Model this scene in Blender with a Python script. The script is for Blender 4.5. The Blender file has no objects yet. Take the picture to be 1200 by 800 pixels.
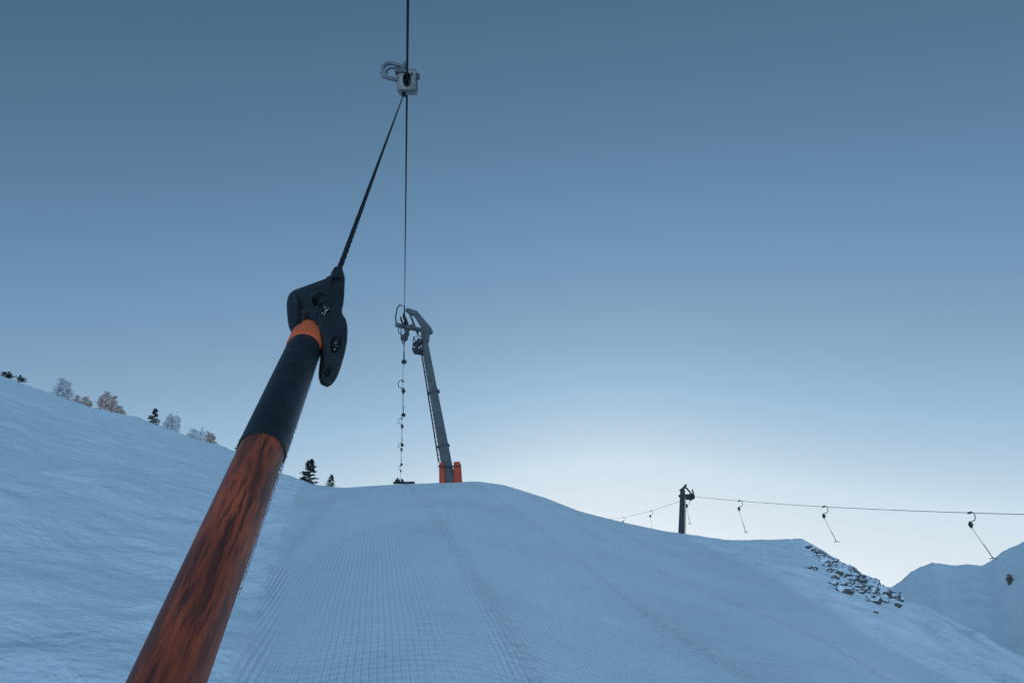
import bpy, bmesh, math, random
import numpy as np
from mathutils import Vector, Matrix, noise
random.seed(7)
S=bpy.context.scene
PITCH=math.radians(20); c,s=math.cos(PITCH),math.sin(PITCH)
R=Vector((1,0,0)); U=Vector((0,-s,c)); F=Vector((0,c,s))
def ray(px,py): return R*((px-600)/800)+U*((400-py)/800)+F
def C(px,py,d): return ray(px,py)*d
def W(px,py,Y):
    r=ray(px,py); return r*(Y/r.y)

# ------------------------------------------------------------ camera
cd=bpy.data.cameras.new("camera"); cam=bpy.data.objects.new("camera",cd)
S.collection.objects.link(cam); cam.rotation_euler=(math.pi/2+PITCH,0,0)
cd.lens=24; cd.sensor_width=36; cd.clip_start=0.02; cd.clip_end=20000
S.camera=cam
S.view_settings.view_transform='Standard'; S.view_settings.look='None'; S.view_settings.exposure=0

# ------------------------------------------------------------ light
SUN_EL=math.radians(4.0); SUN_AZ=math.radians(8)
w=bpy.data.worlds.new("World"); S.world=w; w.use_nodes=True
nt=w.node_tree; nt.nodes.clear()
out=nt.nodes.new('ShaderNodeOutputWorld'); bg=nt.nodes.new('ShaderNodeBackground')
sky=nt.nodes.new('ShaderNodeTexSky'); sky.sky_type='NISHITA'; sky.sun_disc=False
sky.sun_elevation=SUN_EL; sky.sun_rotation=SUN_AZ; sky.altitude=1800
sky.air_density=1.0; sky.dust_density=0.4; sky.ozone_density=3.0
# cool, hazy winter grading of the physical sky (by its luminance)
bw=nt.nodes.new('ShaderNodeRGBToBW'); nt.links.new(sky.outputs[0],bw.inputs[0])
dv=nt.nodes.new('ShaderNodeMath'); dv.operation='DIVIDE'; dv.inputs[1].default_value=8; nt.links.new(bw.outputs[0],dv.inputs[0])
cr_=nt.nodes.new('ShaderNodeValToRGB')
cr_.color_ramp.interpolation='LINEAR'
stops=[(0.0,(.03,.065,.11)),(.056,(.054,.120,.205)),(.125,(.150,.285,.45)),(.25,(.35,.52,.69)),(.40,(.62,.75,.85)),(.8,(.84,.89,.935))]
els=cr_.color_ramp.elements
els[0].position=stops[0][0]; els[0].color=(*stops[0][1],1); els[1].position=stops[-1][0]; els[1].color=(*stops[-1][1],1)
for p_,c_ in stops[1:-1]:
    e_=els.new(p_); e_.color=(*c_,1)
nt.links.new(dv.outputs[0],cr_.inputs[0])
# sky behind the view is boosted as added fill for the shaded snow
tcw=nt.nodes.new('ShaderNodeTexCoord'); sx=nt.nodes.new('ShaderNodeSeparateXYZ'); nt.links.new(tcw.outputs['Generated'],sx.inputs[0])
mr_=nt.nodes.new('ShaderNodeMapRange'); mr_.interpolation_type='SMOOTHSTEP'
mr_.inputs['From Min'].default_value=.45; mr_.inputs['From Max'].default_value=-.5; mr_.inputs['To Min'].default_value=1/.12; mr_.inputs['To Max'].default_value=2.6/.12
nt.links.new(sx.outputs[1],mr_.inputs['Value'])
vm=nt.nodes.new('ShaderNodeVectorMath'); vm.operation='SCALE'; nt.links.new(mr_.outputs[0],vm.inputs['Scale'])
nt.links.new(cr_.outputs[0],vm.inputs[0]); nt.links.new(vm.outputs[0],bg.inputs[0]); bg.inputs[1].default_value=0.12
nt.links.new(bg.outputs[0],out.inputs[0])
ld=bpy.data.lights.new("sun",'SUN'); ld.energy=3; ld.angle=math.radians(0.5); ld.color=(1,0.78,0.6)
sun=bpy.data.objects.new("sun",ld); S.collection.objects.link(sun)
sd=Vector((math.sin(SUN_AZ)*math.cos(SUN_EL),math.cos(SUN_AZ)*math.cos(SUN_EL),math.sin(SUN_EL)))
sun.rotation_euler=sd.to_track_quat('Z','Y').to_euler(); sun.location=sd*50

# ------------------------------------------------------------ materials
def mat(name,col,rough=0.6,metal=0.0,var=None,scale=8,bump=0.0,stretch=(1,1,1),contrast=(0.4,0.65),spec=0.5,transl=0):
    m=bpy.data.materials.new(name); m.use_nodes=True; n=m.node_tree; p=n.nodes['Principled BSDF']
    p.inputs['Roughness'].default_value=rough; p.inputs['Metallic'].default_value=metal
    p.inputs['Base Color'].default_value=(*col,1); p.inputs['Specular IOR Level'].default_value=spec
    if var or bump:
        tc=n.nodes.new('ShaderNodeTexCoord'); mp=n.nodes.new('ShaderNodeMapping'); mp.inputs['Scale'].default_value=stretch
        nz=n.nodes.new('ShaderNodeTexNoise'); nz.inputs['Scale'].default_value=scale; nz.inputs['Detail'].default_value=8
        nz.inputs['Roughness'].default_value=0.65
        n.links.new(tc.outputs['Object'],mp.inputs[0]); n.links.new(mp.outputs[0],nz.inputs[0])
        if var:
            rp=n.nodes.new('ShaderNodeValToRGB'); rp.color_ramp.elements[0].position=contrast[0]; rp.color_ramp.elements[1].position=contrast[1]
            rp.color_ramp.elements[0].color=(*col,1); rp.color_ramp.elements[1].color=(*var,1)
            n.links.new(nz.outputs[0],rp.inputs[0]); n.links.new(rp.outputs[0],p.inputs['Base Color'])
            if transl:
                tr=n.nodes.new('ShaderNodeBsdfTranslucent'); n.links.new(rp.outputs[0],tr.inputs[0])
                ms=n.nodes.new('ShaderNodeMixShader'); ms.inputs[0].default_value=transl
                n.links.new(p.outputs[0],ms.inputs[1]); n.links.new(tr.outputs[0],ms.inputs[2])
                n.links.new(ms.outputs[0],n.nodes['Material Output'].inputs[0])
        if bump:
            b=n.nodes.new('ShaderNodeBump'); b.inputs['Strength'].default_value=bump; b.inputs['Distance'].default_value=0.005
            n.links.new(nz.outputs[0],b.inputs['Height']); n.links.new(b.outputs[0],p.inputs['Normal'])
    return m
M_steel=mat("galvanised_steel",(0.07,0.075,0.08),0.6,0.2,(0.11,0.12,0.125),5)
M_dark=mat("dark_steel",(0.022,0.024,0.027),0.6,0.1,(0.045,0.045,0.05),6)
M_alu=mat("cast_aluminium",(0.13,0.135,0.14),0.42,0.7,(0.22,0.225,0.23),12,0.12)
M_cable=mat("steel_cable",(0.012,0.013,0.016),0.75,0.0,spec=.2)
M_pad=mat("orange_padding",(0.62,0.065,0.018),0.65,0,(0.42,0.045,0.018),4,0.4)
M_black=mat("black_plastic",(0.007,0.008,0.010),0.45,0,(0.018,0.020,0.023),60,0.6,contrast=(0.45,0.75),spec=.4)
M_sleeve=mat("black_sleeve",(0.006,0.008,0.011),0.5,0,(0.014,0.017,0.021),40,0.3,spec=.3)
M_ring=mat("orange_ring",(0.85,0.14,0.03),0.5,0,(0.65,0.09,0.025),60,0.1)
M_frost=mat("frost",(0.85,0.88,0.92),0.8)
M_bark=mat("bark",(0.13,0.11,0.10),0.9,0,(0.3,0.27,0.25),10)
M_needle=mat("conifer_needles",(0.03,0.045,0.04),0.8,0,(0.12,0.14,0.135),3,transl=.15)
M_larch=mat("larch_twigs_frosted_sun_tint",(0.84,0.66,0.57),0.8,0,(0.94,0.88,0.85),2,transl=.5)  # warm sunlight on the frosted twigs is put into this pinkish colour
M_white=mat("hoar_frosted_twigs",(0.90,0.88,0.88),0.8,0,(0.96,0.95,0.95),2,transl=.5)
M_grass=mat("dry_shrub",(0.2,0.12,0.08),0.9,0,(0.35,0.24,0.17),6)

# ------------------------------------------------------------ terrain function
H0=1.5
sk=[(-10,437,120,.07),(50,460,118,.07),(110,480,112,.07),(160,490,108,.07),(215,510,98,.07),(270,528,84,.07),(330,556,55,.07),(370,568,38,.07),(400,571,30,.07),
    (450,568,29,.07),(500,566,29,.07),(560,564,29,.07),(590,568,30,.07),(640,583,33,.07),(680,599,37,.07),(740,614,43,.07),(800,626,48,.08),(850,634,50,.1),
    (900,634,50,.14),(935,631,49,.2),(955,640,46,.26),(1000,668,42,.3),(1055,702,38,.32),(1100,722,35,.32),(1150,745,32,.32),(1210,776,29,.32)]
az=[];tE=[];DD=[];dr=[]
for px,py,D,k in sk:
    r=ray(px,py); h=math.hypot(r.x,r.y); az.append(math.atan2(r.x,r.y)); tE.append(r.z/h); DD.append(D); dr.append(k)
rad=math.radians
pre=[(-180,-.20,120,.0),(-140,-.08,120,.0),(-100,.12,120,.03),(-70,.26,120,.07),(-52,.30,120,.07)]
post=[(48,-.14,30,.3),(65,-.17,35,.2),(100,-.2,60,.05),(140,-.22,100,.0),(180,-.20,120,.0)]
az=np.array([rad(p[0]) for p in pre]+az+[rad(p[0]) for p in post])
tE=np.array([p[1] for p in pre]+tE+[p[1] for p in post]); DD=np.array([p[2] for p in pre]+DD+[p[2] for p in post],float)
dr=np.array([p[3] for p in pre]+dr+[p[3] for p in post])
fine=np.linspace(-math.pi,math.pi,4001)
def smooth(v,sig,hw=60):
    a=np.interp(fine,az,v); k=np.exp(-0.5*(np.arange(-hw,hw+1)/sig)**2); k/=k.sum()
    return np.convolve(np.concatenate([a[-hw-1:-1],a,a[1:hw+1]]),k,'valid')
tEf=smooth(tE,3.5); Df=smooth(DD,10); drf=smooth(dr,8)
# slope of the foreground, free of the small bumps of the crest line
def sm2(a,sig=45,hw=180):
    k=np.exp(-0.5*(np.arange(-hw,hw+1)/sig)**2); k/=k.sum()
    return np.convolve(np.concatenate([a[-hw-1:-1],a,a[1:hw+1]]),k,'valid')
eW=sm2(tEf); DW=sm2(Df)
far=[(1000,712),(1040,690),(1058,681),(1068,670),(1077,666),(1092,659),(1104,661),(1120,663),(1135,661),(1150,664),(1162,661),(1172,652),(1182,644),(1210,630),(1300,600)]
faz=[];fE=[]
for px,py in far:
    r=ray(px,py); faz.append(math.atan2(r.x,r.y)); fE.append(r.z/math.hypot(r.x,r.y))
faz=np.array([rad(10),rad(18)]+faz+[rad(75),rad(92)]); fE=np.array([-.7,-.5]+fE+[.12,-.5])
def sstep(x): x=np.clip(x,0,1); return x*x*(3-2*x)
def Hsm(x,y):
    x=np.asarray(x,float); y=np.asarray(y,float)
    r=np.hypot(x,y); th=np.arctan2(x,y)
    e=np.interp(th,fine,tEf); D=np.interp(th,fine,Df); k=np.interp(th,fine,drf)
    Zc=D*e; A=Zc+H0; t=np.minimum(r/D,1)
    z=-H0+(3*A-Zc)/2*t+(Zc-A)/2*t**3
    ew=np.interp(th,fine,eW); Dw=np.interp(th,fine,DW); Zw=Dw*ew; Aw=Zw+H0; tw=np.minimum(r/Dw,1.0)
    zw=-H0+(3*Aw-Zw)/2*tw+(Zw-Aw)/2*tw**3
    bl=sstep((t-.30)/.65); z=zw*(1-bl)+z*bl
    u=np.maximum(r-D,0); L=8.0
    z=z+e*u-k*(u-L*(1-np.exp(-u/L)))
    u2=np.maximum(u-140,0); z=z-.25*(u2-30*(1-np.exp(-u2/30)))
    ef=np.interp(th,faz,fE,left=-.7,right=-.5); D2=95.0
    zf=np.where(r<D2,D2*ef-0.16*(D2-r)*np.clip((D2-r)/6,0,1)*1.0,D2*ef-0.1*(r-D2))
    dd=z-zf; mxx=np.maximum(z,zf)+0.25*np.clip(1-np.abs(dd),0,1)**2
    z=np.where((th>rad(12))&(th<rad(92)),mxx,z)
    return z
def groom(x,y):
    l=x-(-1.72-.29*(y-4.25)); rr=(5.6+.12*(y-8.5))-x
    return sstep(l/0.35)*sstep(rr/0.9)
def detail(x,y,g):
    r=math.hypot(x,y); v=0
    n1=noise.noise(Vector((x*.25,y*.25,0)))
    n2=noise.noise(Vector((x*.9+.4*y,y*.5,3)))
    n3=noise.noise(Vector((x*2.6,y*2.1,7)))
    v=(0.22*n1+0.12*n2+0.04*n3)*(1-g)+(0.03*n1+.008*n2)*g
    v*=min(1,r/3)
    if r>60:
        v*=1+ (min(r,140)-60)/50
        if x>40: v+=.4*noise.noise(Vector((x*.12,y*.12,9)))
    l=x-(-1.72-.29*(y-4.25)); 
    if -4<l<1 and 2<y<40: v+=0.08*math.exp(-((l+.45)/.35)**2)*(.6+.8*n2+.8*n3)+0.22*sstep(np.array((-l-.2)/2.5))*math.exp(-((l+2.2)/2)**2)
    if x>0 and 3<y<60:
        for a0,b0 in((6.6,.30),(7.5,.42),(8.3,.36),(10.2,.62)):
            q=x-(a0+b0*(y-8.5)); 
            if abs(q)<1.2: v+=(-0.10*math.exp(-(q/.22)**2)+0.06*math.exp(-((q-.45)/.25)**2))*(.7+.8*n1)
    for hx,hy,hr in((-4.6,9.2,.7),(-4.3,5.6,.5),(-7.5,12.5,.9),(-10,17,1.2)):
        q=((x-hx)**2+((y-hy)/2)**2)/hr**2
        if q<6: v-=.14*math.exp(-q)
    return float(v)
def ground(x,y):
    g=float(groom(x,y)); return float(Hsm(x,y))+detail(x,y,g)

ths=np.concatenate([np.linspace(-math.pi,-.9,50,endpoint=False),np.linspace(-.9,.9,760,endpoint=False),np.linspace(.9,math.pi,50,endpoint=False)])
rs=np.concatenate([np.linspace(.15,2,8,endpoint=False),np.geomspace(2,160,330),np.geomspace(170,6000,40)])
TH,RR=np.meshgrid(ths,rs,indexing='ij'); X=RR*np.sin(TH); Y=RR*np.cos(TH); Z=Hsm(X,Y); G=groom(X,Y)
# unseen mountain added to block the low sun (hidden below the crest)
sun_block=np.exp(-((RR-2300)/500)**2)*np.exp(-((TH-rad(4))/rad(10.8))**8)
Z=Z*(1-sun_block)+sun_block*2300*np.tan(rad(5.75)-rad(.10)*np.clip((TH-rad(6))/rad(1),0,9))
nT,nR=X.shape
Zf=Z.ravel().copy(); Xf=X.ravel(); Yf=Y.ravel(); Gf=G.ravel(); Rf=RR.ravel()
for i in range(len(Zf)):
    if Rf[i]<400: Zf[i]+=detail(Xf[i],Yf[i],Gf[i])
co=np.empty((nT*nR+1,3)); co[:-1,0]=Xf; co[:-1,1]=Yf; co[:-1,2]=Zf; co[-1]=(0,0,-H0)
I=np.arange(nT)[:,None]*nR+np.arange(nR-1)[None,:]; J=((np.arange(nT)+1)%nT)[:,None]*nR+np.arange(nR-1)[None,:]
quads=np.stack([I,I+1,J+1,J],-1).reshape(-1,4)
tris=[(nT*nR,int(i*nR),int(((i+1)%nT)*nR)) for i in range(nT)]
me=bpy.data.meshes.new("snow_ground"); me.from_pydata(co.tolist(),[],[tuple(q) for q in quads.tolist()]+tris)
att=me.attributes.new("groom",'FLOAT','POINT'); att.data.foreach_set('value',np.append(Gf,1).astype(np.float32))
me.polygons.foreach_set('use_smooth',[True]*len(me.polygons))
gr=bpy.data.objects.new("snow_ground",me); S.collection.objects.link(gr)
bm=bmesh.new(); bm.from_mesh(me); bmesh.ops.recalc_face_normals(bm,faces=bm.faces)
bm.faces.ensure_lookup_table()
if bm.faces[100].normal.z<0: bmesh.ops.reverse_faces(bm,faces=bm.faces)
bm.to_mesh(me); bm.free()
# snow material
m=bpy.data.materials.new("snow"); m.use_nodes=True; n=m.node_tree; p=n.nodes['Principled BSDF']; N=n.nodes.new; Lk=n.links.new
p.inputs['Roughness'].default_value=.6; p.inputs['Specular IOR Level'].default_value=.3
tc=N('ShaderNodeTexCoord'); at=N('ShaderNodeAttribute'); at.attribute_name="groom"
def mth(op,a,b=None,c=None):
    k=N('ShaderNodeMath'); k.operation=op
    for i,v in enumerate((a,b,c)):
        if v is None: continue
        if isinstance(v,(int,float)): k.inputs[i].default_value=v
        else: Lk(v,k.inputs[i])
    return k.outputs[0]
sep=N('ShaderNodeSeparateXYZ'); Lk(tc.outputs['Object'],sep.inputs[0])
def nz(scale,st=(1,1,1),det=6,ro=.6):
    mp=N('ShaderNodeMapping'); mp.inputs['Scale'].default_value=st; Lk(tc.outputs['Object'],mp.inputs[0])
    k=N('ShaderNodeTexNoise'); k.inputs['Scale'].default_value=scale; k.inputs['Detail'].default_value=det; k.inputs['Roughness'].default_value=ro
    Lk(mp.outputs[0],k.inputs[0]); return k.outputs[0]
warp=mth('MULTIPLY',nz(.4,det=1),.04)
uu=mth('ADD',mth('MULTIPLY_ADD',sep.outputs[1],.2,sep.outputs[0]),warp)
ridge=mth('SINE',mth('MULTIPLY',uu,2*math.pi/.050))
vv=mth('SINE',mth('MULTIPLY',mth('ADD',sep.outputs[1],mth('MULTIPLY',nz(2.5,det=3),.16)),2*math.pi/.10))
cord=mth('MULTIPLY_ADD',vv,.30,ridge)
# how crisp the comb marks are varies over the piste
crisp=mth('MULTIPLY_ADD',nz(.6,(1,.4,1),4),.010,.002)
hg=mth('ADD',mth('MULTIPLY',cord,crisp),mth('MULTIPLY',nz(22,det=6),.014))
seam=mth('POWER',mth('ABSOLUTE',mth('SINE',mth('MULTIPLY',uu,math.pi/2.3))),50)
hg=mth('ADD',hg,mth('MULTIPLY',mth('MULTIPLY',seam,nz(9,det=6)),.09))
hg=mth('ADD',hg,mth('MULTIPLY',nz(.9,(.5,1.3,1),5,.5),.07))
hu=mth('ADD',mth('MULTIPLY',nz(1.3,(1,.5,1),8,.52),.32),mth('MULTIPLY',nz(14,det=4,ro=.5),.022))
mx=N('ShaderNodeMix'); mx.data_type='FLOAT'; Lk(at.outputs['Fac'],mx.inputs[0]); Lk(hu,mx.inputs[2]); Lk(hg,mx.inputs[3])
bp=N('ShaderNodeBump'); bp.inputs['Strength'].default_value=1; bp.inputs['Distance'].default_value=1; Lk(mx.outputs[0],bp.inputs['Height']); Lk(bp.outputs[0],p.inputs['Normal'])
rp=N('ShaderNodeValToRGB'); rp.color_ramp.elements[0].color=(.84,.86,.88,1); rp.color_ramp.elements[1].color=(.94,.95,.96,1)
rp.color_ramp.elements[0].position=.35; rp.color_ramp.elements[1].position=.65
Lk(nz(.5,(1,.4,1),7),rp.inputs[0]); Lk(rp.outputs[0],p.inputs['Base Color'])
me.materials.append(m); M_snow=m

# ------------------------------------------------------------ mesh helpers
def mkobj(name,verts,faces,material,smooth=False):
    me=bpy.data.meshes.new(name); me.from_pydata([tuple(v) for v in verts],[],faces); me.validate()
    bm=bmesh.new(); bm.from_mesh(me); bmesh.ops.recalc_face_normals(bm,faces=bm.faces); bm.to_mesh(me); bm.free()
    if smooth: me.polygons.foreach_set('use_smooth',[True]*len(me.polygons))
    me.materials.append(material); o=bpy.data.objects.new(name,me); S.collection.objects.link(o); return o
def group(name,loc,parts):
    e=bpy.data.objects.new(name,None); e.location=loc; S.collection.objects.link(e); e.empty_display_size=.2
    for o in parts:
        o.parent=e; o.matrix_parent_inverse=Matrix.Translation(-Vector(loc))
    return e
class Buf:
    def __init__(s): s.v=[]; s.f=[]
    def tube(s,pts,rad,seg=10,cap=True):
        pts=[Vector(q) for q in pts]; n=len(pts)
        if not hasattr(rad,'__len__'): rad=[rad]*n
        b=len(s.v); up=None
        for i,q in enumerate(pts):
            t=(pts[min(i+1,n-1)]-pts[max(i-1,0)]).normalized()
            if up is None:
                up=t.orthogonal().normalized()
            up=(up-t*up.dot(t)).normalized(); sd=t.cross(up)
            for k in range(seg):
                a=2*math.pi*k/seg; s.v.append(q+(up*math.cos(a)+sd*math.sin(a))*rad[i])
        for i in range(n-1):
            for k in range(seg):
                a=b+i*seg+k; a2=b+i*seg+(k+1)%seg; s.f.append((a,a2,a2+seg,a+seg))
        if cap:
            s.f.append(tuple(b+k for k in range(seg))); s.f.append(tuple(b+(n-1)*seg+k for k in range(seg)))
        return s
    def beam(s,p0,p1,w,h,side=Vector((1,0,0)),w2=None,h2=None):
        p0=Vector(p0);p1=Vector(p1); t=(p1-p0).normalized(); a=(side-t*side.dot(t)).normalized(); b2=t.cross(a)
        w2=w if w2 is None else w2; h2=h if h2 is None else h2; b=len(s.v)
        for q,ww,hh in((p0,w,h),(p1,w2,h2)):
            for i,j in((-1,-1),(1,-1),(1,1),(-1,1)): s.v.append(q+a*ww/2*i+b2*hh/2*j)
        for k in range(4): s.f.append((b+k,b+(k+1)%4,b+4+(k+1)%4,b+4+k))
        s.f.append((b,b+3,b+2,b+1)); s.f.append((b+4,b+5,b+6,b+7)); return s
    def disc(s,cn,ax,r,th,seg=20):
        ax=Vector(ax).normalized(); cn=Vector(cn)
        return s.tube([cn-ax*th/2,cn-ax*th*.4,cn+ax*th*.4,cn+ax*th/2],[r*.92,r,r,r*.92],seg)
    def obj(s,name,m,smooth=False,bevel=0):
        o=mkobj(name,s.v,s.f,m,smooth)
        if bevel:
            q=o.modifiers.new("bevel",'BEVEL'); q.width=bevel; q.segments=2; q.limit_method='ANGLE'
        if smooth:
            try: o.data.set_sharp_from_angle(angle=rad(45))
            except Exception: pass
        return o

# ------------------------------------------------------------ lift line geometry
YT=27.5
cabT=W(474,371,YT)
clampP=W(477,97,5.4)
dirc=(cabT-clampP).normalized()
cfar=W(469,560,108)
back=[]
for i in range(1,40):
    d=i*1.2; q=clampP-dirc*d; q.z+=0.0042*max(0,d-4)**2; back.append(q)
pts=list(reversed(back))+[clampP]
for i in range(1,9): 
    t=i/8; q=clampP.lerp(cabT,t); pts.append(q)
def farcab(t):
    q=cabT.lerp(cfar,t); return q
for i in range(1,13): pts.append(farcab(i/12))
pts.append(cfar+(cfar-cabT).normalized()*60)
cable=Buf().tube(pts,.0105,8).obj("haul_cable",M_cable,True)

def hanger(cpos,name="drag_lift_hanger",scale=1.0,rope=1.35,swing=(0.05,0,-1),flip=1,end='disc',drum=.10):
    x=Vector((flip,0,0))*scale; z=Vector((0,0,1))*scale; P=Vector(cpos)
    a=Buf()
    a.tube([P+z*.04+x*-.02,P+z*.05-x*.10,P-x*.2-z*.01,P-x*.23-z*.16,P-x*.19-z*.30,P-x*.05-z*.38,P+x*.04-z*.40],.02*scale,8)
    a.beam(P-Vector((0,.10,0))*scale,P+Vector((0,.10,0))*scale,.07*scale,.08*scale)
    arm=a.obj("clamp_arm",M_dark,True)
    d=Buf(); cc=P-z*.52+x*.06
    d.disc(cc,(0,1,0),drum*scale,.12*scale,20); d.beam(cc+z*(drum+.05),cc-z*(drum+.05),.06*scale,.13*scale)
    dr=d.obj("spring_drum",M_dark,True)
    sw=Vector(swing).normalized()*rope*scale; st=cc-z*.1; en=st+sw
    rb=Buf().tube([st,st.lerp(en,.5)+Vector((0,0,-.02)),en],.010*scale,6)
    rb.tube([en-sw*.45,en],.019*scale,8); ro=rb.obj("rope_and_stick",M_cable,True)
    e=Buf()
    if end=='disc': e.disc(en,(0.1,-.9,.3),.11*scale,.04*scale,18)
    else: e.tube([en-x*.16-z*.05,en-x*.08,en,en+x*.10+z*.0,en+x*.16-z*.04],.018*scale,8)
    eo=e.obj("seat_plate",M_dark,True)
    return group(name,P,[arm,dr,ro,eo])

# ------------------------------------------------------------ near drag lift tower
def P(px,py,dy=0.0,Y=YT): 
    q=W(px,py,Y); q.y+=dy; return q
base=P(527.5,566); 
gz=ground(base.x,base.y)
bt=Buf()
top=P(497,398)
dirm=(base-top).normalized(); foot=base+dirm*((base.z-gz+.8)/abs(dirm.z) if base.z>gz-.2 else .6)
bt.beam(foot,top,.46,.42,w2=.28,h2=.30)
for t in(.33,.66): 
    q=foot.lerp(top,t); bt.beam(q-dirm*.03,q+dirm*.03,.50,.48)
mast=bt.obj("mast",M_steel,bevel=.02)
lb=Buf(); sidev=Vector((-1,0,0)); sidev=(sidev-dirm*sidev.dot(dirm)).normalized()
L0=base+sidev*.30-dirm*.9; L1=top+sidev*.20+dirm*.1
for k in(-.17,.17): lb.tube([L0+Vector((0,k,0)),L1+Vector((0,k,0))],.018,6)
nr=28
for i in range(nr):
    q=L0.lerp(L1,(i+.5)/nr); lb.tube([q+Vector((0,-.17,0)),q+Vector((0,.17,0))],.013,6)
    lb.tube([q+Vector((0,-.17,0)),q-sidev*.1+Vector((0,-.17,0))],.012,5)
ladder=lb.obj("ladder",M_dark)
hb=Buf()
hb.beam(P(498,400),P(499,384),.32,.34,w2=.36)
hb.beam(P(502,388),P(486,366),.34,.30,w2=.22,h2=.22)
hb.beam(P(488,368),P(476,363),.24,.24,w2=.14,h2=.2)
hb.beam(P(507,390,-.06),P(464,381,-.06),.16,.18,side=Vector((0,0,1)))
hb.beam(P(497,392,-.2),P(482,382,-.2),.09,.1,side=Vector((0,0,1)))
hb.beam(P(490,392,.05),P(480,367,.05),.09,.09)
boom=hb.obj("boom",M_steel,bevel=.015)
hs=Buf()
hs.tube([P(465,382,-.1),P(464,372,-.1),P(466,362,-.1),P(469,358,-.1),P(472,360,-.1)],.03,8)
hs.tube([P(474,381),P(474,358)],.03,8)
for yy in(-.55,-.18,.18,.55): hs.disc(P(475.5,376,yy),(1,0,0),.13,.08,20)
hs.beam(P(477.5,379,-.7),P(477.5,379,.7),.05,.12)
hs.beam(P(472,379,-.7),P(472,379,.7),.04,.10)
hs.tube([P(470,384),P(470,397),P(473,404)],.025,6)
hs.beam(P(477,384),P(477,393),.16,.2); 
sheaves=hs.obj("sheave_battery",M_dark,True)
pf=Buf(); a0=P(484,411); a1=P(497,413)
pf.beam(a0,a1,.05,.75,side=Vector((0,0,1)))
for yy in(-.35,.35):
    pf.tube([P(485,411,yy),P(486,398,yy),P(495,397,yy)],.022,6); pf.tube([P(485.5,405,yy),P(496,405,yy)],.018,6)
pf.tube([P(486,398,-.35),P(486,398,.35)],.022,6); pf.beam(P(487,408,-.2),P(494,400,-.2),.22,.2)
plat=pf.obj("service_platform",M_dark)
pb=Buf()
def pad(pxa,pxb,ya,yb,dy,th):
    pb.beam(P((pxa+pxb)/2+1,yb,dy),P((pxa+pxb)/2,ya,dy),abs(pxb-pxa)*.0335,th,w2=abs(pxb-pxa)*.027)
pad(514.5,522,543,569,-.10,.5); pad(531,541,542,569,-.10,.5)
pads=pb.obj("crash_pads",M_pad,bevel=.07)
sb=Buf()
for yy in(548,):
    sb.beam(P(514,yy,-.37),P(540,yy,-.37),.05,.03,side=Vector((0,0,1)))
straps=sb.obj("pad_straps",M_dark)
group("drag_lift_tower",(foot.x,foot.y,gz),[mast,ladder,boom,sheaves,plat,pads,straps])
hanger(P(477,391)-Vector((0,.9,0)),rope=.95,swing=(.03,0,-1),drum=.14)
for YY in(40,53.5,68,90):
    t=(YY-cabT.y)/(cfar.y-cabT.y); hanger(farcab(t),rope=1.15,swing=(.06,0,-1),flip=1,scale=1.2)

def P2(px,py,dy=0): return W(px,py,108)+Vector((0,dy,0))
f0=P2(484,575); gz2=ground(f0.x,f0.y); f0.z=gz2-.3
fb=Buf(); fb.beam(f0,P2(482,564),.6,.5); fb.beam(P2(486,565.5),P2(461,565.5),.35,.4,side=Vector((0,0,1)))
for q in(464,468,472): fb.disc(P2(q,564),(1,0,0),.35,.2)
fo=fb.obj("mast_and_crossarm",M_dark)
fc=Buf(); fc.beam(P2(466,566),P2(466,559.5),.25,.25); fc.beam(P2(471,566),P2(471,561),.2,.25)
group("drag_lift_tower",(f0.x,f0.y,gz2),[fo,fc.obj("sheave_bracket",M_dark)])

# ------------------------------------------------------------ second lift on the right
Y2=57.0
def Q(px,py,dy=0): return W(px,py,Y2)+Vector((0,dy,0))
b2=Q(797.5,628); g2=ground(b2.x,b2.y)
q=Buf(); q.beam(Vector((b2.x,b2.y,min(g2,b2.z)-.5)),Q(800,574),.46,.46,w2=.34,h2=.34)
q.beam(Q(799,575),Q(804,567.5),.22,.3,w2=.14); q.beam(Q(797,575),Q(802,571),.2,.2)
q.beam(Q(795.5,581),Q(813,579.5),.2,.25,side=Vector((0,0,1)))
q.beam(Q(803,570),Q(811,579),.12,.12)
mm=q.obj("mast_and_boom",M_dark,bevel=.02)
q=Buf()
for dy in(-.5,0,.5): q.disc(Q(811,582.5,dy),(1,0,0),.2,.12)
q.beam(Q(806,579),Q(806,585),.35,.3); q.tube([Q(811,573),Q(812.5,577),Q(812,584)],.06,6)
ss=q.obj("sheave_battery",M_dark,True)
q=Buf()
for i in range(14):
    z=Q(802,624).lerp(Q(802.5,588),i/13); q.tube([z+Vector((-.12,-.2,0)),z+Vector((.06,-.2,0))],.02,5)
q.tube([Q(802.6,625,-.2),Q(803,587,-.2)],.022,6)
group("drag_lift_tower",(b2.x,b2.y,g2),[mm,ss,q.obj("ladder",M_dark)])
cR0=Q(812,581.5); 
cR1=C(1200,602.5,27.0)
def cabR(t):
    q=cR0.lerp(cR1,t); q.z-=4*.18*t*(1-t) if t<=1 else 0; return q
pr=[cabR(i/16) for i in range(17)]
dR=(cR1-cR0)/16*1.0
pr+= [cR1+dR*i+Vector((0,0,.01*i*i)) for i in range(1,14)]
cRf=W(705,608,120)
pl=[cRf+(cRf-cR0)*.6]+[cR0.lerp(cRf,1-i/8)+Vector((0,0,-4*.5*(i/8)*(1-i/8))) for i in range(8)]
Buf().tube(pl+pr,.013,8).obj("haul_cable",M_cable,True)
def tfor(px):
    lo,hi=0,1
    for _ in range(40):
        m_=(lo+hi)/2; q=cabR(m_); dep=q.dot(F); x=600+800*q.x/dep
        if x<px: lo=m_
        else: hi=m_
    return lo
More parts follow.
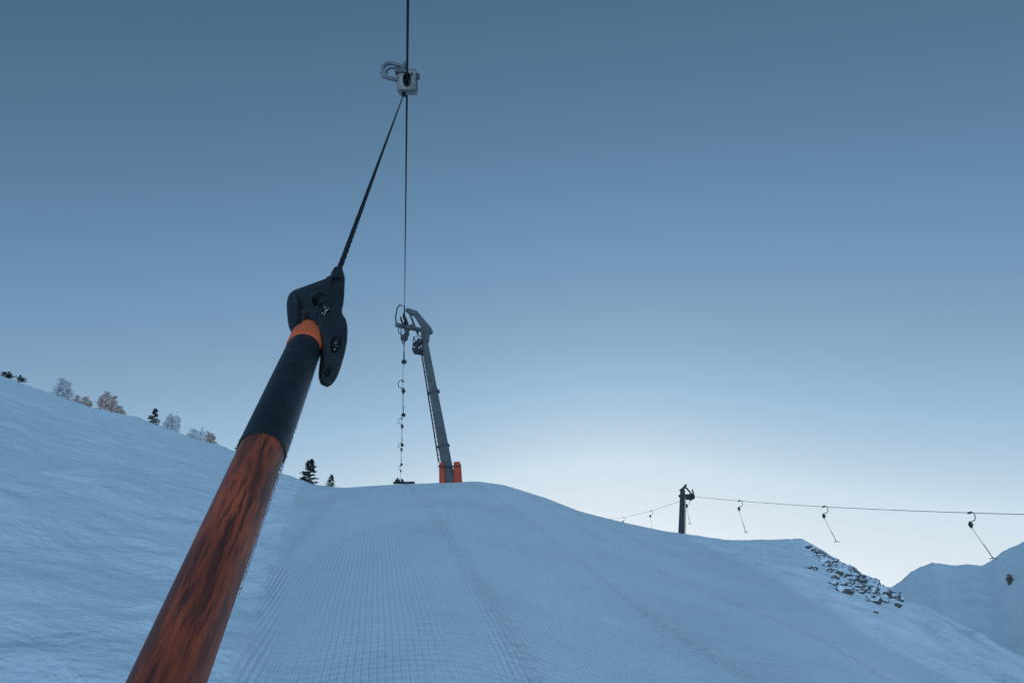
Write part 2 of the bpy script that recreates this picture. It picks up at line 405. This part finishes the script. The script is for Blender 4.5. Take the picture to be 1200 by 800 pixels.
for px,sw,sc,rp_,en in((866,(.2,0,-1),1.05,1.45,'t'),(965,(.38,0,-1),1.0,1.4,'t'),(1136,(.5,0,-1),.95,1.5,'t')):
    hanger(cabR(tfor(px)),rope=rp_,swing=sw,scale=sc,flip=-1,end=en,drum=.09)
for px in(762,730):
    lo,hi=0,1
    for _ in range(40):
        m_=(lo+hi)/2; q=cR0.lerp(cRf,m_); x=600+800*q.x/q.dot(F)
        if x>px: lo=m_
        else: hi=m_
    q=cR0.lerp(cRf,lo); q.z-=4*.5*lo*(1-lo); hanger(q,rope=1.6,swing=(.1,0,-1),flip=-1,end='t',scale=1.05)
hanger(Q(805,585),rope=1.3,swing=(.1,0,-1),flip=-1,end='t')

# ------------------------------------------------------------ cable clamp overhead
def K(px,py,off=0.0): 
    dK=clampP.dot(F); return C(px,py,dK-off)
def boolean(o,cutter):
    b=o.modifiers.new("cut",'BOOLEAN'); b.operation='DIFFERENCE'; b.object=cutter; b.solver='EXACT'
    bpy.context.view_layer.update(); dg=bpy.context.evaluated_depsgraph_get()
    me=bpy.data.meshes.new_from_object(o.evaluated_get(dg)); o.modifiers.clear(); o.data=me
    bpy.data.objects.remove(cutter)
k=Buf(); k.beam(K(477.5,110,.0),K(477.5,83,.0),.19,.13); cb=k.obj("clamp_body",M_alu,bevel=.022)
k=Buf(); ctr=K(477.5,93.5,.03)
me_c=bmesh.new(); bmesh.ops.create_uvsphere(me_c,u_segments=24,v_segments=12,radius=1)
mm_=bpy.data.meshes.new("cut"); me_c.to_mesh(mm_); me_c.free(); cut=bpy.data.objects.new("cut",mm_); S.collection.objects.link(cut)
cut.location=ctr; cut.scale=(.042,.20,.072); cut.rotation_euler=(PITCH+.35,0,0)
boolean(cb,cut)
k=Buf(); k.beam(K(477.5,104,-.03),K(477.5,84,-.03),.10,.05); core=k.obj("jaw",M_black,bevel=.01)
k=Buf()
loop=[(474,80),(468,77),(460,74.5),(453,75),(449,79),(447.5,85),(450,90),(457,92),(465,94)]
k.tube([K(a,b,.02) for a,b in loop],.020,10)
loop2=[(473,83),(464,80),(457,80),(453,83),(453,87)]
k.tube([K(a,b,-.06) for a,b in loop2],.012,8)
arm=k.obj("release_loop",M_alu,True)
k=Buf(); k.beam(K(463.5,84,.05),K(475,84,.05),.05,.05,side=Vector((0,0,1))); k.tube([K(489,90),K(491.5,90)],.03,12); k.tube([K(482,86,.09),K(482,86,.06)],.012,10)
k.tube([K(470,106,.09),K(470,106,.06)],.012,10); k.tube([K(475,80,0),K(475,73,0)],.018,8)
bolt=k.obj("bolts",M_steel,True)
k=Buf(); k.tube([K(473.5,108,.01),K(473,113,.01)],.022,10); fer=k.obj("rope_ferrule",M_cable,True)
group("cable_clamp",clampP,[cb,core,arm,bolt,fer])

# ------------------------------------------------------------ the near drag bar
pb_=C(196,800,.415); pt_=C(361,396,1.0)
ax=(pt_-pb_).normalized(); Lp=(pt_-pb_).length
def onpole(px_y):
    lo,hi=-.3,1.3
    for _ in range(50):
        m_=(lo+hi)/2; q=pb_.lerp(pt_,m_); y=400-800*q.dot(U)/q.dot(F)
        if y>px_y: lo=m_
        else: hi=m_
    return pb_.lerp(pt_,lo)
joint=onpole(531); sl_top=onpole(408); rt=onpole(394)
low=pb_-ax*.55
Rr=.0222
mo=bpy.data.materials.new("worn_orange_paint"); mo.use_nodes=True; n=mo.node_tree; p=n.nodes['Principled BSDF']; N=n.nodes.new; Lk=n.links.new
tc=N('ShaderNodeTexCoord')
def nz2(scale,st,det=8,ro=.65):
    mp=N('ShaderNodeMapping'); mp.inputs['Scale'].default_value=st; Lk(tc.outputs['Object'],mp.inputs[0])
    k=N('ShaderNodeTexNoise'); k.inputs['Scale'].default_value=scale; k.inputs['Detail'].default_value=det; k.inputs['Roughness'].default_value=ro
    Lk(mp.outputs[0],k.inputs[0]); return k.outputs[0]
g1=nz2(110,(1,1,.10)); g2_=nz2(260,(1,1,.08)); g3=nz2(20,(1,1,.4))
def ramp(i,a,b,ca,cb):
    r=N('ShaderNodeValToRGB'); r.color_ramp.elements[0].position=a; r.color_ramp.elements[1].position=b; r.color_ramp.elements[0].color=ca; r.color_ramp.elements[1].color=cb; Lk(i,r.inputs[0]); return r.outputs[0]
basec=ramp(g3,.35,.65,(.28,.048,.020,1),(.50,.088,.030,1))
mk=ramp(g1,.46,.60,(0,0,0,1),(.85,.85,.85,1)); mk2=ramp(g2_,.52,.60,(0,0,0,1),(.8,.8,.8,1))
mx1=N('ShaderNodeMix'); mx1.data_type='RGBA'; Lk(mk,mx1.inputs[0]); Lk(basec,mx1.inputs[6]); mx1.inputs[7].default_value=(.10,.024,.015,1)
mx2=N('ShaderNodeMix'); mx2.data_type='RGBA'; Lk(mk2,mx2.inputs[0]); Lk(mx1.outputs[2],mx2.inputs[6]); mx2.inputs[7].default_value=(.045,.017,.014,1)
Lk(mx2.outputs[2],p.inputs['Base Color']); p.inputs['Roughness'].default_value=.5; p.inputs['Specular IOR Level'].default_value=.35
bb=N('ShaderNodeBump'); bb.inputs['Strength'].default_value=.8; bb.inputs['Distance'].default_value=.002; Lk(g1,bb.inputs['Height']); bb.invert=True; Lk(bb.outputs[0],p.inputs['Normal'])
def stick(name,p0,p1,prof,m,seg=64):
    L=(p1-p0).length; b=Buf(); b.tube([Vector((0,0,L*t)) for t,_ in prof],[r for _,r in prof],seg)
    o=b.obj(name,m,True); o.matrix_world=Matrix.Translation(p0)@(p1-p0).to_track_quat('Z','Y').to_matrix().to_4x4(); return o
st=stick("orange_stick",low,joint+ax*.01,[(0,Rr),(.5,Rr),(1,Rr)],mo)
sv=stick("black_sleeve",joint,sl_top,[(0,.0225),(.003,.0237),(.02,.0240),(.5,.0236),(.97,.0232),(1,.022)],M_sleeve)
rg=stick("orange_collar",sl_top-ax*.002,rt+ax*.02,[(0,.0222),(.05,.0245),(.6,.0245),(.7,.021),(1,.020)],M_ring)
def dh(py): return float(np.interp(py,[320,396,455],[1.13,1.0,.93]))
def loft(name,secs,m,seg=32,power=2.6):
    V=[];Fc=[]; n_=len(secs)
    T=np.linspace(0,n_-1,(n_-1)*5+1); arr=np.array(secs,float)
    def cr(t,j):
        i=int(min(t,n_-2)); f=t-i; p0=arr[max(i-1,0),j];p1=arr[i,j];p2=arr[i+1,j];p3=arr[min(i+2,n_-1),j]
        return .5*((2*p1)+(-p0+p2)*f+(2*p0-5*p1+4*p2-p3)*f*f+(-p0+3*p1-3*p2+p3)*f**3)
    S_=[[cr(t,j) for j in range(6)] for t in T]
    for i,(px,py,hw,ht,of,ang) in enumerate(S_):
        nx,ny=math.cos(rad(ang)),-math.sin(rad(ang))
        d=dh(py)-of; cc=C(px,py,d); e=C(px+nx*hw,py+ny*hw,d)-cc; ww=-cc.normalized()*ht
        for k_ in range(seg):
            an=2*math.pi*k_/seg; ca,sa=math.cos(an),math.sin(an)
            ca=math.copysign(abs(ca)**(2/power),ca); sa=math.copysign(abs(sa)**(2/power),sa)
            V.append(cc+e*ca+ww*sa)
    ns=len(S_)
    for i in range(ns-1):
        for k_ in range(seg):
            a=i*seg+k_; a2=i*seg+(k_+1)%seg; Fc.append((a,a2,a2+seg,a+seg))
    Fc.append(tuple(range(seg))); Fc.append(tuple((ns-1)*seg+k_ for k_ in range(seg)))
    return mkobj(name,V,Fc,m,True)
body=loft("grip_casting",[(359.5,397,19,.021,0,-20),(357.5,388,20,.024,0,-16),(357,374,20.5,.025,0,-8),(358.5,361,22.5,.026,0,2),(361.5,349,26,.025,0,12),(363.5,339,27,.022,0,17),(365.5,333.5,26,.016,0,20),(366,332,22,.008,0,20)],M_black,power=3.6)
wing=loft("side_casting",[(396,321,5,.010,.0,0),(394,324,10,.014,.0,0),(390,332,14,.018,0.002,0),(388.5,345,15,.019,.006,0),(387,356,15.5,.020,.010,0),(386,366,15,.021,.012,0),(388,376,18,.021,.014,0),(390,388,17.5,.02,.014,-5),(390.5,404,15.5,.018,.012,-8),(388.5,420,13.5,.016,.010,-14),(385,435,12,.013,.008,-20),(381.5,446,9,.010,.006,-25),(379.5,452,4,.005,.005,-25)],M_black,power=3.2)
def ellcut(px,py,rx,ry,depth,off,rot):
    b=bmesh.new(); bmesh.ops.create_uvsphere(b,u_segments=28,v_segments=14,radius=1); mm=bpy.data.meshes.new("c"); b.to_mesh(mm); b.free()
    o=bpy.data.objects.new("c",mm); S.collection.objects.link(o); d=dh(py)-off; cc=C(px,py,d); kx=d/800
    vz=-cc.normalized(); r_=Vector((math.cos(rot),0,0))+U*math.sin(rot); r_=(r_-vz*r_.dot(vz)).normalized(); u_=vz.cross(r_)
    Mx=Matrix((r_*rx*kx,u_*ry*kx,vz*depth)).transposed().to_4x4(); Mx.translation=cc; o.matrix_world=Mx; return o
boolean(body,ellcut(355,366,8,24,.014,.034,rad(-4)))
boolean(body,ellcut(374,350,9,16,.018,.030,rad(10)))
boolean(wing,ellcut(380,358,9,21,.020,.036,rad(-2)))
boolean(wing,ellcut(394,399,6.5,17,.016,.036,rad(-8)))
boolean(wing,ellcut(385,433,3.5,9,.008,.026,rad(-18)))
for o in(body,wing):
    o.data.polygons.foreach_set('use_smooth',[True]*len(o.data.polygons))
    try: o.data.set_sharp_from_angle(angle=rad(38))
    except Exception: pass
wb=Buf()
def HP(px,py,off): return C(px,py,dh(py)-off)
wb.tube([HP(346,346,.022),HP(349,356,.026),HP(348,372,.026),HP(345,388,.022)],[.003,.004,.004,.003],8)
for i in range(10):
    t=i/9; x0=404.5-15*t**2; y0=386+54*t
    wb.tube([HP(x0-6,y0,.026-.008*t),HP(x0-.5,y0+1,.016-.006*t)],.0022,6)
ribs=wb.obj("ribs",M_black,True)
wb=Buf(); wb.tube([HP(395,332,.002),HP(395.5,322,.0),HP(396.5,314,.0)],[.0125,.011,.0065],16); fer=wb.obj("rope_sleeve",M_black,True)
fr=Buf()
def grain(q,r):
    b=len(fr.v); 
    vs=[Vector(v)*r*random.uniform(.6,1.3) for v in((1,0,0),(-1,0,0),(0,1,0),(0,-1,0),(0,0,1),(0,0,-1))]
    fr.v+= [q+v for v in vs]
    for f in((0,2,4),(2,1,4),(1,3,4),(3,0,4),(2,0,5),(1,2,5),(3,1,5),(0,3,5)): fr.f.append(tuple(b+i for i in f))
for _ in range(40): grain(HP(random.gauss(379,4),random.gauss(364,7),.016+random.uniform(-.003,.003)),random.uniform(.0004,.0013))
for _ in range(40): grain(HP(random.gauss(395,3.5),random.gauss(402,11),.018),random.uniform(.0004,.0011))
camside=-(sl_top.normalized()); rightv=ax.cross(camside).normalized()
for _ in range(1000):
    t=random.betavariate(1.2,1.2); q=joint.lerp(sl_top,t) if random.random()<.6 else pb_.lerp(joint,.3+.7*random.random())
    a=random.gauss(-.2,.16); rr=.0244
    grain(q+(rightv*math.cos(a)+camside*math.sin(a))*rr,random.uniform(.0004,.0015))
frost=fr.obj("frost_grains",M_frost)
wb=Buf(); wb.disc(low,ax,.13,.03,32); seat=wb.obj("seat_plate",M_black,True)
group("drag_bar",pt_,[st,sv,rg,body,wing,ribs,fer,frost,seat])
r0=HP(396,320,0); r1=K(473,111,.01)
rb=Buf(); NN=360
rb.tube([r0,r1],.0042,12)
tv=(r1-r0); uu_=tv.normalized().orthogonal().normalized(); vv_=tv.normalized().cross(uu_)
for ph in(0,2*math.pi/3,4*math.pi/3):
    rb.tube([r0+tv*(i/NN)**1.0+(uu_*math.cos(ph+i*.9)+vv_*math.sin(ph+i*.9))*.0022 for i in range(NN+1)],.0030,6)
rope=rb.obj("drag_rope",M_cable,True)

# ------------------------------------------------------------ trees and shrubs
def leafquad(B,q,d,l,wd):
    d=d.normalized(); sd=d.cross(Vector((random.gauss(0,1),random.gauss(0,1),random.gauss(0,1)))).normalized()*wd
    b=len(B.v); B.v+=[q-sd,q+sd,q+d*l+sd*.4,q+d*l-sd*.4]; B.f.append((b,b+1,b+2,b+3))
def conifer(px,py,D,hpx,name="spruce_tree",wf=.3,m=None):
    r=ray(px,py); h=math.hypot(r.x,r.y); x=r.x/h*D; y=r.y/h*D; z=ground(x,y)-.1
    H=hpx/800*(D/h); B=Buf(); N_=Buf()
    B.tube([(x,y,z-.2),(x+.02*H,y,z+H*.5),(x,y,z+H)],[.035*H,.02*H,.004*H],7)
    nb=90
    for i in range(nb):
        t=.04+.94*(i/nb); L=wf*H*(1-t)**.85*random.uniform(.6,1.15)+.03*H; a=random.uniform(0,6.28)
        o=Vector((x,y,z+H*t)); d=Vector((math.cos(a),math.sin(a),-.15+.35*t)); e=o+d*L
        B.tube([o,e],[.007*H,.002*H],4,False)
        for j in range(20):
            s_=random.uniform(.15,1); q=o.lerp(e,s_); dd=d+Vector((random.gauss(0,.6),random.gauss(0,.6),random.gauss(-.1,.35)))
            leafquad(N_,q,dd,.075*H*(1.2-s_*.5),.018*H)
    return group(name,(x,y,z),[B.obj("trunk_and_limbs",M_bark),N_.obj("needles",m or M_needle)])
def bush(px,py,D,hpx,wpx,name="larch_shrub",m=None,dens=1.0,stems=6):
    r=ray(px,py); h=math.hypot(r.x,r.y); x=r.x/h*D; y=r.y/h*D; z=ground(x,y)-.1
    k_=D/h/800; H=hpx*k_*1.12; Wd=wpx*k_/2*1.1; B=Buf(); N_=Buf()
    for s_ in range(stems):
        bx=x+random.uniform(-.8,.8)*Wd; by=y+random.uniform(-.5,.5)*Wd; hh=H*random.uniform(.5,1); bz=ground(bx,by)-.1
        tp=Vector((bx+random.gauss(0,.15)*Wd,by,bz+hh)); bo=Vector((bx,by,bz)); B.tube([bo,bo.lerp(tp,.5)+Vector((random.gauss(0,.03)*H,0,0)),tp],[.010*H,.006*H,.002*H],5)
        for i in range(int(34*dens)):
            t=random.uniform(.05,.97); o=bo.lerp(tp,t); a=random.uniform(0,6.28); L=(.45*Wd*(1-t)+.09*H)*random.uniform(.5,1.3)
            d=Vector((math.cos(a),math.sin(a),random.uniform(.0,.8))).normalized(); e=o+d*L; B.tube([o,e],[.002*H,.001*H],4,False)
            for j in range(int(18*dens)):
                q=o.lerp(e,random.uniform(.05,1)); leafquad(N_,q,d+Vector((random.gauss(0,.8),random.gauss(0,.8),random.gauss(.1,.6))),.075*H,.028*H)
    return group(name,(x,y,z),[B.obj("stems",M_bark),N_.obj("twigs",m or M_larch)])
bush(12,452,119,10,24,"dwarf_pine",M_needle)
bush(78,466,116,24,28,"larch_tree",M_white); bush(97,473,114,13,20,"larch_shrub",M_larch)
bush(124,478,111,22,32,"larch_tree",M_larch,1.2); bush(140,485,110,11,16,"larch_shrub",M_larch)
conifer(179,497,106,20,wf=.5); bush(200,505,101,19,16,"larch_tree",M_white)
bush(230,515,95,19,28,"larch_shrub",M_white,.7); bush(247,520,91,16,14,"larch_shrub",M_larch)
conifer(281,530,82,20,wf=.4); conifer(361,568,60,40,wf=.38); conifer(387,571,37,17,wf=.45)
bush(300,536,75,12,14,"larch_shrub",M_needle,.7); bush(336,560,62,9,14,"larch_shrub",M_needle,.7)
bush(1184,680,76,12,9,"dry_shrub",M_grass,.8,3)

# ------------------------------------------------------------ rocks on the knoll
mr=bpy.data.materials.new("rock_with_snow"); mr.use_nodes=True; n=mr.node_tree; p=n.nodes['Principled BSDF']; N=n.nodes.new; Lk=n.links.new
p.inputs['Roughness'].default_value=.9
tc=N('ShaderNodeTexCoord'); k1=N('ShaderNodeTexNoise'); k1.inputs['Scale'].default_value=5; k1.inputs['Detail'].default_value=8; Lk(tc.outputs['Object'],k1.inputs[0])
g_=N('ShaderNodeNewGeometry'); sp=N('ShaderNodeSeparateXYZ'); Lk(g_.outputs['Normal'],sp.inputs[0])
ad=N('ShaderNodeMath'); ad.operation='MULTIPLY_ADD'; Lk(k1.outputs[0],ad.inputs[0]); ad.inputs[1].default_value=1.2; Lk(sp.outputs[2],ad.inputs[2])
r1_=N('ShaderNodeValToRGB'); r1_.color_ramp.elements[0].position=.52; r1_.color_ramp.elements[1].position=.62
dv=N('ShaderNodeMath'); dv.operation='DIVIDE'; Lk(ad.outputs[0],dv.inputs[0]); dv.inputs[1].default_value=2.0; Lk(dv.outputs[0],r1_.inputs[0])
rr_=N('ShaderNodeValToRGB'); rr_.color_ramp.elements[0].color=(.05,.045,.04,1); rr_.color_ramp.elements[1].color=(.17,.145,.125,1); Lk(k1.outputs[0],rr_.inputs[0])
mx=N('ShaderNodeMix'); mx.data_type='RGBA'; Lk(r1_.outputs[0],mx.inputs[0]); Lk(rr_.outputs[0],mx.inputs[6]); mx.inputs[7].default_value=(.86,.88,.92,1); Lk(mx.outputs[2],p.inputs['Base Color'])
rk=Buf()
for i in range(420):
    t=random.random()**.9; px=948+t*105; py=640+t*58+abs(random.gauss(2,6))*(.35+math.sin(math.pi*min(1,t*1.1)))
    if random.random()<.05: px+=random.uniform(-25,15); py+=random.uniform(5,20)
    r=ray(px,py); h=math.hypot(r.x,r.y); hit=None
    for kk in range(600):
        d_=10+kk*.08; q=r*(d_/h)
        if q.z<ground(q.x,q.y): hit=q; break
    if hit is None: continue
    b=bmesh.new(); bmesh.ops.create_icosphere(b,subdivisions=2,radius=1)
    sc=random.uniform(.04,.10) if random.random()<.6 else random.uniform(.1,.25); off=Vector((random.random()*50,random.random()*50,0)); base_=len(rk.v)
    for v in b.verts:
        f=1+.6*noise.noise(v.co*1.3+off)+.35*noise.noise(v.co*3.1+off); cq=v.co*f*sc; cq.z*=.7; rk.v.append(Vector((hit.x,hit.y,hit.z))+cq)
    for f in b.faces: rk.f.append(tuple(base_+v.index for v in f.verts))
    b.free()
rk.obj("rock_outcrop",mr)
print("done")
